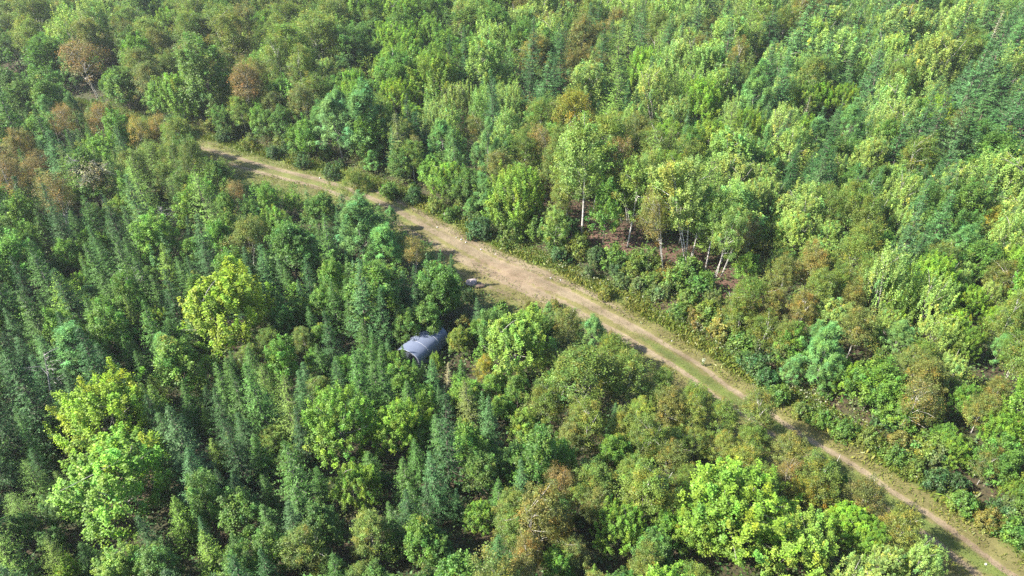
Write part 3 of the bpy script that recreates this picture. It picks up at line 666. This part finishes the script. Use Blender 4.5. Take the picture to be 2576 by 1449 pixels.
flower = (pos[:, 2] - z[idx] > hp[idx]*0.8) & (hue[idx] > 0.3) & (hue[idx] < 0.66) & (x[idx] > 4) & (u[idx] < 7.4)
tint[flower] = np.array([0.36, 0.38, 0.25])
stuff_obj('weeds', V, tint, LEAF)

# undergrowth between the trunks
n = 190000
uy = 16 + 104*rng.random(n)**0.8; ux = (rng.random(n)*2 - 1)*(0.8*np.sqrt(uy**2 + 900) + 4)
us_, _ = road_sd(ux, uy); k = ((us_ < -5.2) | (us_ > 6.0)) & (np.sin(ux*0.8)*np.sin(uy*0.7 + 1) + rng.normal(size=n)*0.4 > -0.9)
k &= ~((us_ > 6) & (us_ < 15) & (ux > 2) & (ux < 26) & (uy < 78) & (rng.random(n) < 0.25))
ux, uy, us_ = ux[k], uy[k], us_[k]; n = len(ux)
uz = hgt(ux, uy, us_) + 1.1*rng.random(n)**1.6
L_ = rng.uniform(0.15, 0.36, n)
V = leaves(np.stack([ux, uy, uz], 1), norm(rng.normal(size=(n, 3))*0.45 + np.array([0, 0, 1.0])), rdir(rng, n), L_, L_*0.6)
tint = np.array([[0.06, 0.115, 0.024]])*np.exp(rng.normal(size=(n, 1))*0.35)*np.stack([np.exp(rng.normal(size=n)*0.25), np.ones(n), np.ones(n)], 1)
stuff_obj('undergrowth', V, tint, LEAF)

# ------------------------------------------------------------------ trees as things
SHRUBS = []
def shrub_at(px, py, wpx, tint, words): SHRUBS.append((px, py, wpx, tint, words))
GREENS = [((0.085, 0.165, 0.022), 'bright green'), ((0.125, 0.18, 0.025), 'yellow-green'), ((0.05, 0.11, 0.025), 'deep green'), ((0.10, 0.15, 0.04), 'pale green'), ((0.15, 0.155, 0.025), 'golden')]
for (px, py, wpx, c) in [(1210, 590, 70, 2), (1290, 605, 80, 0), (1350, 590, 75, 0), (1400, 620, 70, 0), (1455, 630, 70, 1), (1500, 655, 65, 2), (1545, 660, 70, 0), (1590, 680, 60, 1), (1635, 665, 70, 0), (1480, 690, 45, 3),
                        (1560, 715, 50, 3), (1610, 725, 55, 3), (1660, 740, 50, 3), (1640, 715, 55, 1), (1700, 715, 70, 0), (1730, 690, 75, 0), (1765, 730, 75, 0), (1730, 760, 60, 1), (1800, 760, 55, 3), (1780, 800, 70, 1),
                        (1820, 830, 75, 0), (1860, 800, 70, 0), (1860, 880, 80, 0), (1900, 930, 70, 2), (1930, 960, 65, 2), (1960, 1000, 60, 0), (1680, 700, 55, 4), (1520, 740, 40, 4), (1600, 655, 50, 1), (1430, 580, 60, 2),
                        (1040, 500, 50, 2), (980, 490, 55, 0), (920, 470, 45, 1), (830, 440, 50, 2), (760, 415, 45, 2), (690, 390, 40, 2), (630, 370, 40, 1), (560, 350, 45, 2), (450, 335, 65, 2), (410, 345, 50, 4), (1095, 525, 50, 1),
                        (1130, 545, 40, 0), (2015, 1035, 55, 1), (2065, 1060, 60, 0), (2120, 1085, 65, 0), (2180, 1105, 70, 1), (2240, 1150, 70, 0), (2300, 1180, 60, 1), (2355, 1215, 70, 2), (2420, 1270, 75, 0), (2480, 1310, 70, 4), (2540, 1340, 75, 0), (2400, 1220, 70, 2), (2520, 1290, 70, 2),
                        (1165, 815, 45, 4), (1175, 850, 40, 1), (1330, 770, 30, 4), (1395, 765, 30, 4), (1262, 765, 24, 1), (1180, 745, 40, 2), (1010, 830, 40, 2), (1060, 835, 40, 2)]:
    shrub_at(px, py, wpx, *GREENS[c])

# thickets of bushes where the woods meet the road
for k in range(150):
    i = int(rng.integers(0, len(RC))); u = float(rng.uniform(4.6, 8.2))
    q = RC[i] + RN[i]*u
    if not (16 < q[1] < 100) or -60 > q[0]: continue
    if 3 < q[0] < 22 and u > 6.5: continue
    z0 = float(hgt(q[0], q[1])[0]); X, Y_, D = project(np.array([[q[0], q[1], z0 + .5]]))
    c = int(rng.choice([0, 0, 1, 1, 2, 3, 4]))
    shrub_at(float(X[0]), float(Y_[0]), float(rng.uniform(1.3, 2.9)*FPX/D[0]), *GREENS[c])
KINDWORD = {'maple_tree': 'maple', 'hardwood_tree': 'broadleaf tree', 'birch_tree': 'birch', 'thin_birch': 'birch', 'aspen_tree': 'aspen', 'poplar_tree': 'poplar', 'spruce_tree': 'spruce', 'fir_tree': 'fir', 'larch_tree': 'larch', 'pine_tree': 'pine', 'dead_spruce': 'dead spruce', 'shrub': 'bush'}
NAME = {'thin_birch': 'birch_tree', 'dead_spruce': 'dead_spruce_tree', 'shrub': 'bush'}

for t in trees:
    P = t['pos']
    X, Y_, D = project(np.array([[P[0], P[1], P[2] + t['h']*0.65]]))
    t['px'], t['py'], t['D'] = float(X[0]), float(Y_[0]), float(D[0])
    t['size'] = t['w']*FPX/t['D']
    t['seen'] = -t['size']*0.5 < t['px'] < 2576 + t['size']*0.5 and -t['size']*0.9 < t['py'] < 1449 + t['size']*1.2
    t['words'] = TINT[t['code']][2]; t['tint'] = TINT[t['code']][1]
    s, a = road_sd(P[0], P[1]); t['s'], t['a'] = float(s[0]), float(a[0])
for (px, py, wpx, tint, words) in SHRUBS:
    p = at(px, py, 0.5); D = project(p[None])[2][0]; w = wpx*D/FPX
    s, a = road_sd(p[0], p[1])
    trees.append(dict(code='S', kind='shrub', pos=p, h=w*0.85, w=w, yaw=float(rng.uniform(0, 6.28)), lean=(0, 0), hero=True, px=px, py=py, D=D, size=wpx, seen=True, words=words, tint=tint, s=float(s[0]), a=float(a[0])))

def joined(p, kind):
    if p['joined'] is None:
        step = 1
        p['joined'] = mesh_quads(kind + '_mesh', p['V'], p['T'], [p['leafmat'], p['bark']], p['wood'])
    return p['joined']

individuals, rest = [], {}
bykind = {}
for t in trees: bykind.setdefault(NAME.get(t['kind'], t['kind']), []).append(t)
for nm, lst in bykind.items():
    seen = sorted([t for t in lst if t['seen']], key=lambda t: -(t['size'] + (1e4 if t['hero'] else 0)))
    individuals += [(nm, t) for t in seen[:300]]
    r_ = seen[300:] + [t for t in lst if not t['seen']]
    if r_: rest[nm] = r_

def words_of(t): return t['words'] + ' ' + KINDWORD[t['kind']]
def size_word(t):
    lo, hi = HR.get(t['kind'], (1.2, 2.2))
    f = (t['h'] - lo)/(hi - lo)
    return 'small' if f < 0.2 else ('tall' if f > 0.95 else '')
# landmarks used to tell the trees apart
LM = [((-7.0, 47.4), 6.0, 'next to the grey fabric shelter'), ((-3.7, 58.2), 5.0, 'by the rough boulder at the clearing'),
      (tuple(at(545, 800)[:2]), 5.5, 'around the big yellow maple'), (tuple(at(235, 470)[:2]), 6.0, 'near the bleached dead tree'),
      (tuple(at(1720, 660)[:2]), 7.0, 'by the white-trunked stand on the bank'), (tuple(at(1405, 1300)[:2]), 4.5, 'around the rusty bare birch'),
      (tuple(at(1850, 1400)[:2]), 5.5, 'beside the broad bright green maple'), (tuple(at(330, 720)[:2]), 5, 'near the white broken snag'), (tuple(at(825, 1250)[:2]), 5, 'beside the many-fingered green maple')]
def stretch(a, x):
    return "where the road fades out" if x < -40 else ("along the far stretch of road" if x < -12 else ('by the clearing' if x < 8 else ('along the two-rut stretch' if x < 23 else "near the road's lower end")))
def relation(t):
    x, y = t['pos'][0], t['pos'][1]
    for (c, r, ph) in LM:
        if (x - c[0])**2 + (y - c[1])**2 < r*r: return ph
    s = t['s']
    if abs(s) < 9: return ('on the bank ' if 4 < s else 'on the shelter side ') + stretch(t['a'], x)
    if t['D'] > 95: return 'in the woods far beyond the road' if s > 0 else 'in the far woods before the road'
    if s > 0: return 'uphill of the road ' + stretch(t['a'], x) if s < 24 else 'deep in the woods across the road'
    return 'in the thicket below the road' if s > -22 else 'in the dense nearer woods'

used = {}
IP = np.array([(t['pos'][0], t['pos'][1]) for _, t in individuals])
def art(w): return ('an ' if w[0] in 'aeiou' else 'a ') + w
def make_label(i, t):
    base = ' '.join(q for q in (size_word(t), words_of(t)) if q)
    rel = relation(t)
    c = [base + ' ' + rel]
    if t['D'] < 190 or t['hero']:
        d = (IP[:, 0] - t['pos'][0])**2 + (IP[:, 1] - t['pos'][1])**2; d[i] = 1e9
        nb = [individuals[j][1] for j in np.argsort(d)[:7]]
        w = []
        for q in nb:
            if words_of(q) not in w and words_of(q) != words_of(t): w.append(words_of(q))
        for q in w: c.append(f'{base} {rel}, beside {art(q)}')
        for p_ in range(len(w)):
            for q_ in range(p_ + 1, len(w)): c.append(f'{base} between {art(w[p_])} and {art(w[q_])}')
        for p_ in range(len(w)):
            for q_ in range(p_ + 1, len(w)): c.append(f'{base} {rel}, with {art(w[p_])} and {w[q_]} around')
    for L in c[1 if len(c) > 1 and not t['hero'] else 0:]:
        if len(L.split()) <= 16 and L not in used:
            used[L] = 1; return L
    L = c[0]; used[L] = used.get(L, 0) + 1
    return L

def place(o, t, pr):
    sc = t['h']/pr['h']; sx = t['w']/pr['w']
    sx = float(np.clip(sx, sc*0.7, sc*1.7))
    o.location = [float(q) for q in t['pos']]
    o.rotation_euler = (0.0 + float(rng.normal()*0.05), t['lean'][0] + float(rng.normal()*0.04), 0)
    o.scale = (sx, sx, sc)
    return o
def tcol(t):
    j = np.exp(rng.normal(size=3)*np.array([0.045, 0.03, 0.06]) + rng.normal()*0.08)
    return tuple(float(v) for v in np.array(t['tint'])*j) + (1,)

for i, (nm, t) in enumerate(individuals):
    pv = PR[t['kind']]; pr = pv[int(rng.integers(len(pv)))]
    col = tcol(t)
    parted = t['hero'] or t['size'] > 62
    if parted:
        root = bpy.data.objects.new(nm, None); root.empty_display_size = 0.5; COL.objects.link(root)
        place(root, t, pr)
        yaw = t['yaw']
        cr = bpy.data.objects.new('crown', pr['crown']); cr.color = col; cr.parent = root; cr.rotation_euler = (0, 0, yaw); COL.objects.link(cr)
        tk = bpy.data.objects.new('stems' if t['kind'] == 'shrub' else 'trunk', pr['trunk']); tk.parent = root; tk.rotation_euler = (0, 0, yaw); COL.objects.link(tk)
    else:
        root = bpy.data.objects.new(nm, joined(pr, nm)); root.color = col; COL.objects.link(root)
        place(root, t, pr); root.rotation_euler[2] = t['yaw']
    root['label'] = make_label(i, t)
    root['category'] = KINDWORD[t['kind']] if t['kind'] in ('shrub', 'hardwood_tree') else KINDWORD[t['kind']] + ' tree'
    root['group'] = 'bushes along the road and bank' if t['kind'] == 'shrub' else ('dead spruces' if t['kind'] == 'dead_spruce' else KINDWORD[t['kind']].replace(' tree', '') + ' trees of the mixed forest')

# the rest of each kind as one mass: coarser crowns with true leaves
for nm, lst in rest.items():
    AV, AT = [], []
    for t in lst:
        pv = PR[t['kind']]; pr = pv[int(rng.integers(len(pv)))]
        n = len(pr['V']); big = 2.1 if t['seen'] else 3.0
        k = rng.choice(n, min(n, 420 if t['seen'] else 200), replace=False)
        V = pr['V'][k]; c = V.mean(1, keepdims=True); V = c + (V - c)*big
        if pr['leafmat'] is NEEDLE: V = c + (V - c)*1.15
        sc = t['h']/pr['h']; sx = float(np.clip(t['w']/pr['w'], sc*0.7, sc*1.45))
        ca, sa = math.cos(t['yaw']), math.sin(t['yaw'])
        V = np.stack([(V[..., 0]*ca - V[..., 1]*sa)*sx, (V[..., 0]*sa + V[..., 1]*ca)*sx, V[..., 2]*sc], -1) + t['pos']
        AV.append(V); AT.append(pr['T'][k]*np.array(tcol(t)[:3])[None])
    stuff_obj('distant_' + nm + 's', np.concatenate(AV), np.concatenate(AT), PR[lst[0]['kind']][0]['leafmat'])

# ------------------------------------------------------------------ the grey fabric shelter
def thing(name, label, cat, loc=(0, 0, 0), rz=0.0):
    o = bpy.data.objects.new(name, None); COL.objects.link(o); o.location = loc; o.rotation_euler = (0, 0, rz); o['label'] = label; o['category'] = cat
    return o
def child(name, me, parent):
    o = bpy.data.objects.new(name, me); o.parent = parent; COL.objects.link(o); return o
def plain(name, col, rough=0.6, noise=0.15, scale=6.0, metal=0.0):
    m, n, out = new_mat(name); N = n.nodes.new; L = n.links.new
    tc = N('ShaderNodeTexCoord'); nz = N('ShaderNodeTexNoise'); nz.inputs['Scale'].default_value = scale; nz.inputs['Detail'].default_value = 5; L(tc.outputs['Object'], nz.inputs['Vector'])
    cr = N('ShaderNodeValToRGB'); cr.color_ramp.elements[0].position = 0.3; cr.color_ramp.elements[1].position = 0.7
    cr.color_ramp.elements[0].color = (*[c*(1 - noise) for c in col], 1); cr.color_ramp.elements[1].color = (*[min(1, c*(1 + noise)) for c in col], 1)
    L(nz.outputs[0], cr.inputs[0]); p = N('ShaderNodeBsdfPrincipled'); p.inputs['Roughness'].default_value = rough; p.inputs['Metallic'].default_value = metal
    L(cr.outputs[0], p.inputs['Base Color'])
    b = N('ShaderNodeBump'); b.inputs['Strength'].default_value = 0.25; b.inputs['Distance'].default_value = 0.03; L(nz.outputs[0], b.inputs['Height']); L(b.outputs[0], p.inputs['Normal'])
    L(p.outputs[0], out.inputs[0]); return m
SL, SR_, SWH, SHH = 4.3, 1.25, 1.1, 1.95
e_far = at(1127, 846, SWH); axis = np.array([0.50, 0.86]); axis /= np.linalg.norm(axis); perp = np.array([axis[1], -axis[0]])
far_c = e_far[:2] - perp*SR_
mid_c = far_c - axis*SL/2
gz0 = float(hgt(mid_c[0], mid_c[1])[0])
shelter = thing('shelter', 'grey fabric tunnel shelter half hidden among spruces below the clearing', 'shelter', (mid_c[0], mid_c[1], gz0), math.atan2(axis[1], axis[0]))
def profile(n):
    # local y: + is away from the camera side; an arch over short upright walls, with soft facets
    pts = [(-SR_, 0.0), (-SR_*1.01, 0.4), (-SR_*1.0, 0.8), (-SR_, SWH)]
    for a in np.linspace(0, math.pi, 15)[1:-1]: pts.append((-SR_*math.cos(a), SWH + (SHH - SWH)*math.sin(a)**0.9))
    pts += [(SR_, SWH), (SR_, 0.8), (SR_*1.01, 0.4), (SR_, 0.0)]
    return np.array(pts)
pf = profile(0); xsn = np.linspace(-SL/2, SL/2, 61)
VX = np.repeat(xsn[:, None], len(pf), 1); VY = np.repeat(pf[None, :, 0], 61, 0).copy(); VZ = np.repeat(pf[None, :, 1], 61, 0).copy()
hoops = np.linspace(-SL/2, SL/2, 4)
dh = np.min(np.abs(xsn[:, None] - hoops[None]), 1)
sag = 0.018*smooth(0, 0.8, dh)
cen = np.array([0, 0.9]); rel = np.stack([VY, VZ - 0.9], -1); rel /= np.maximum(np.linalg.norm(rel, axis=-1, keepdims=True), 1e-6)
wr = 0.02*np.sin(VX*7 + VZ*9)*smooth(1.35, 0.8, VZ)*(VY < 0) + 0.012*np.sin(VX*13 - VZ*6 + 1)*smooth(1.4, 0.9, VZ)*(VY < 0) + 0.004*np.sin(VX*3.3 + VY*5)
off = -sag[:, None] + wr
VY += rel[..., 0]*off; VZ += rel[..., 1]*off*(VZ > 0.05)
q = np.arange(VX.size).reshape(VX.shape)
F = np.stack([q[:-1, :-1], q[1:, :-1], q[1:, 1:], q[:-1, 1:]], -1).reshape(-1, 4)
FAB = plain('grey_fabric', (0.105, 0.125, 0.18), 0.55, 0.06, 2.5)  # bluish, darker tone of partial shade is put into the fabric colour
cov = child('fabric_cover', mesh_wood('fabric_cover', (np.stack([VX, VY, VZ], -1).reshape(-1, 3), F), FAB), shelter)
sol = cov.modifiers.new('thickness', 'SOLIDIFY'); sol.thickness = 0.012; sol.offset = -1
PIPE = plain('galvanised_pipe', (0.5, 0.52, 0.54), 0.4, 0.1, 10, 0.6); SEAM = plain('white_seam_tape', (0.5, 0.51, 0.53), 0.6, 0.04)
for x in hoops:
    pth = np.stack([np.full(len(pf), x*0.985), pf[:, 0]*0.965, np.maximum(pf[:, 1]*0.975, 0.0)], 1)
    child('rib', mesh_wood('rib', tube(pth, np.full(len(pf), 0.028), 6), PIPE), shelter)
for x in hoops[1:3]:
    pth = np.stack([np.full(9, x), pf[4:13, 0]*1.004, SWH + (pf[4:13, 1] - SWH)*1.008], 1)
    tv, tf = tube(pth, np.full(9, 0.008), 4); child('seam', mesh_wood('seam', (tv, tf), SEAM), shelter)
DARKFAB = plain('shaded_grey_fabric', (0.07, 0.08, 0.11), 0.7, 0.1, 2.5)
def end_panel(x):
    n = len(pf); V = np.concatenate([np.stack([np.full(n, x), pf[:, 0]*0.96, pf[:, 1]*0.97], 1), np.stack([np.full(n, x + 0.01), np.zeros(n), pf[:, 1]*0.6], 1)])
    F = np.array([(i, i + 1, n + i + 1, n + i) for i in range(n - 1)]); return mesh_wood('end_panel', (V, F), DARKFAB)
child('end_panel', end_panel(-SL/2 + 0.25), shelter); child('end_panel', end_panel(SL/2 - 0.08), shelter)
for y_ in (-0.62, 0.0, 0.62):
    zz = SWH + (SHH - SWH)*math.sqrt(max(0, 1 - (y_/SR_)**2))**0.9 - 0.06
    child('purlin', mesh_wood('purlin', tube(np.array([(-SL/2, y_, zz), (0, y_, zz), (SL/2, y_, zz)]), np.full(3, 0.024), 6), PIPE), shelter)

# ------------------------------------------------------------------ boulders, logs, snags
import bmesh
def rock_mesh(name, size, seed, mat, sub=3):
    bm = bmesh.new(); bmesh.ops.create_icosphere(bm, subdivisions=sub, radius=1)
    r = np.random.default_rng(seed); D_ = rdir(r, 14); O_ = r.uniform(0.62, 0.95, 14)
    for v in bm.verts:
        d = np.array(v.co); d /= np.linalg.norm(d); k = 1.0
        for a, o in zip(D_, O_):
            c = d @ a
            if c > 0.2: k = min(k, o/c)
        k *= 1 + 0.04*math.sin(d[0]*9 + seed)*math.sin(d[1]*8)
        v.co = (d[0]*k*size[0], d[1]*k*size[1], d[2]*k*size[2])
    me = bpy.data.meshes.new(name); bm.to_mesh(me); bm.free(); me.materials.append(mat); return me
ROCK = plain('pinkish_granite', (0.25, 0.205, 0.2), 0.9, 0.35, 9.0); ROCKW = plain('pale_granite', (0.36, 0.35, 0.33), 0.9, 0.2, 9.0); SOIL = plain('dark_earth', (0.11, 0.075, 0.055), 1.0, 0.5, 14.0)
def put(name, me, px, py, label, cat, dz=0.0, rz=0.3):
    p = at(px, py); o = bpy.data.objects.new(name, me); COL.objects.link(o); o.location = (p[0], p[1], p[2] + dz); o.rotation_euler = (0, 0, rz); o['label'] = label; o['category'] = cat; return o
put('boulder', rock_mesh('boulder', (0.75, 0.55, 0.5), 3, ROCK), 1186, 716, 'pinkish grey boulder at the grassy near edge of the clearing', 'boulder', 0.18)
put('earth_mound', rock_mesh('earth_mound', (0.6, 0.45, 0.32), 8, SOIL), 1206, 722, 'low mound of dark earth against the pinkish boulder', 'earth mound', 0.08)
put('boulder', rock_mesh('boulder', (0.6, 0.5, 0.5), 5, ROCKW), 1127, 546, 'pale round boulder half under the bushes across the road', 'boulder', 0.25)
st = [(1160, 603, .14), (1172, 610, .12), (1148, 598, .1), (1210, 628, .12), (1246, 640, .1), (1385, 700, .14), (1410, 705, .1), (1520, 745, .12), (1100, 572, .12), (955, 515, .12), (480, 362, .16), (805, 448, .14), (1632, 800, .11), (2480, 1420, .1), (1690, 858, .09)]
for i, (px, py, r_) in enumerate(st):
    o = put('stone', rock_mesh('stone', (r_, r_*0.8, r_*0.6), 20 + i, ROCKW, 2), px, py, ('whitish stone lying in a rut of the two-rut stretch' if px > 1500 else 'whitish stone lying on the dirt road by the clearing') if px > 1000 else 'whitish stone lying on the far stretch of road', 'stone', 0.03, i)
    o['group'] = 'pale stones strewn on the dirt road'

def log(px, py, L, r_, yaw, tilt, label):
    t = np.linspace(0, 1, 6); path = np.stack([L*(t - .5), 0.06*np.sin(t*5), r_ + L*tilt*(t - .5)], 1)
    o = put('fallen_log', mesh_wood('fallen_log', tube(path, np.linspace(r_, r_*0.55, 6), 7), BARK['dead']), px, py, label, 'log', 0.05, yaw)
    return o
log(1445, 580, 2.6, 0.09, 0.55, 0.12, 'pale fallen log leaning by the aspen trunk on the red bank')
log(1450, 600, 1.8, 0.06, -0.1, 0.0, 'thin bleached log lying in the bushes below the aspen')
log(1800, 778, 1.9, 0.07, -0.25, 0.0, 'pale fallen log at the foot of the bank among bushes')
log(1690, 665, 1.6, 0.05, 0.5, 0.05, 'short grey log on bare soil beneath the twin-trunked aspen')

def snag(name, px, py, h, lean, nbr, seed, label, fine=0):
    """bare dead tree: trunk and branches"""
    r = np.random.default_rng(seed); p = at(px, py, h*0.7)
    root = thing(name, label, 'dead tree', p, float(r.uniform(0, 6)))
    top = np.array([lean[0]*h, lean[1]*h, h])
    path = np.array([(0, 0, -0.2), (top[0]*.3 + .05, top[1]*.3, h*.35), (top[0]*.65, top[1]*.65 + .06, h*.7), top])
    child('trunk', mesh_wood('trunk', tube(path, np.array([0.11, 0.09, 0.06, 0.02])*h/6, 7), BARK['dead']), root)
    for k in range(nbr):
        q = r.uniform(0.35, 0.97); b = path[1]*(1 - q) + top*q; a = r.uniform(0, 6.28); L = h*r.uniform(0.16, 0.36)*(1.2 - 0.6*q)
        e = b + np.array([math.cos(a)*L, math.sin(a)*L, L*r.uniform(0.1, 0.75)]); m_ = (b + e)/2 + r.normal(size=3)*0.12*L
        tubes = [tube(np.array([b, m_, e]), np.array([0.036, 0.026, 0.01])*h/6, 5)]
        for f in range(4 + fine):
            s0 = m_*(1 - f/(3 + fine)) + e*(f/(4 + fine)); d = (e - b)*r.uniform(0.25, 0.5) + r.normal(size=3)*L*0.2
            tubes.append(tube(np.array([s0, s0 + d*.5 + r.normal(size=3)*.04, s0 + d]), np.array([0.022, 0.015, 0.006])*h/6, 4))
        child('branch', mesh_wood('branch', join(tubes), BARK['dead']), root)
    return root, path
dt, pth = snag('dead_tree', 235, 440, 7.0, (-0.12, 0.0), 13, 4, 'big bleached dead tree with spreading bare limbs and straw-pale leaf remnants', 6)
V, T, Wd_ = broadleaf(np.random.default_rng(9), 7.0, 5.2, 3.2, 90, 26, 0.13, 0.2, 0.25, 0.9, aspect=0.6)
lv = child('leaf_remnants', mesh_quads('leaf_remnants', V, T, [LEAF]), dt); lv.color = (0.26, 0.245, 0.13, 1)
snag('dead_tree', 330, 700, 5.2, (-0.14, 0.0), 7, 12, 'white broken snag poking up between dark spruces', 0)
snag('dead_tree', 95, 950, 5.6, (-0.2, 0.0), 6, 15, 'bare grey snag leaning beside the nearer dark spruces', 0)
snag('dead_tree', 420, 560, 5.0, (0.1, 0.0), 9, 18, 'grey dead tree with bare twigs under the light green larch', 2)

# pale-flowered weed that stands alone at the rut
p = at(1767, 920); wd = thing('flowering_weed', 'single white-flowered weed standing beside the upper wheel rut', 'weed', p)
r = np.random.default_rng(3); n = 60
V = leaves(np.stack([r.normal(size=n)*.08, r.normal(size=n)*.08, r.uniform(.1, .6, n)], 1), norm(r.normal(size=(n, 3)) + np.array([0, 0, .6])), rdir(r, n), r.uniform(.1, .18, n), r.uniform(.05, .1, n))
o = child('foliage', mesh_quads('foliage', V, np.ones((n, 3)), [LEAF]), wd); o.color = (0.12, 0.17, 0.05, 1)
V = leaves(np.stack([r.normal(size=n)*.07, r.normal(size=n)*.07, r.uniform(.5, .85, n)], 1), norm(r.normal(size=(n, 3)) + np.array([0, 0, .8])), rdir(r, n), r.uniform(.07, .12, n), r.uniform(.06, .1, n))
o = child('flower_head', mesh_quads('flower_head', V, np.ones((n, 3)), [LEAF]), wd); o.color = (0.5, 0.51, 0.42, 1)
child('stem', mesh_wood('stem', tube(np.array([(0, 0, -.05), (.02, 0, .3), (0, .02, .7)]), np.array([.012, .01, .006]), 5), BARK['grey']), wd)

# ------------------------------------------------------------------ air
bm = bmesh.new(); bmesh.ops.create_cube(bm, size=1); me = bpy.data.meshes.new('haze'); bm.to_mesh(me); bm.free()
hz = bpy.data.objects.new('haze', me); COL.objects.link(hz); hz['kind'] = 'stuff'
zlo = float(GZ.min()) - 1.2
hz.scale = (3400, 2700, 44 - zlo); hz.location = (0, 560, (44 + zlo)/2)
m, n_, out = new_mat('haze'); v = n_.nodes.new('ShaderNodeVolumePrincipled'); v.inputs['Color'].default_value = (0.9, 0.96, 1.0, 1); v.inputs['Density'].default_value = 0.0002; v.inputs['Anisotropy'].default_value = 0.3
n_.links.new(v.outputs[0], out.inputs['Volume']); me.materials.append(m)
print('TREES', len(trees), 'individuals', len(individuals), {k: len(v) for k, v in bykind.items()}, {k: len(v) for k, v in rest.items()})
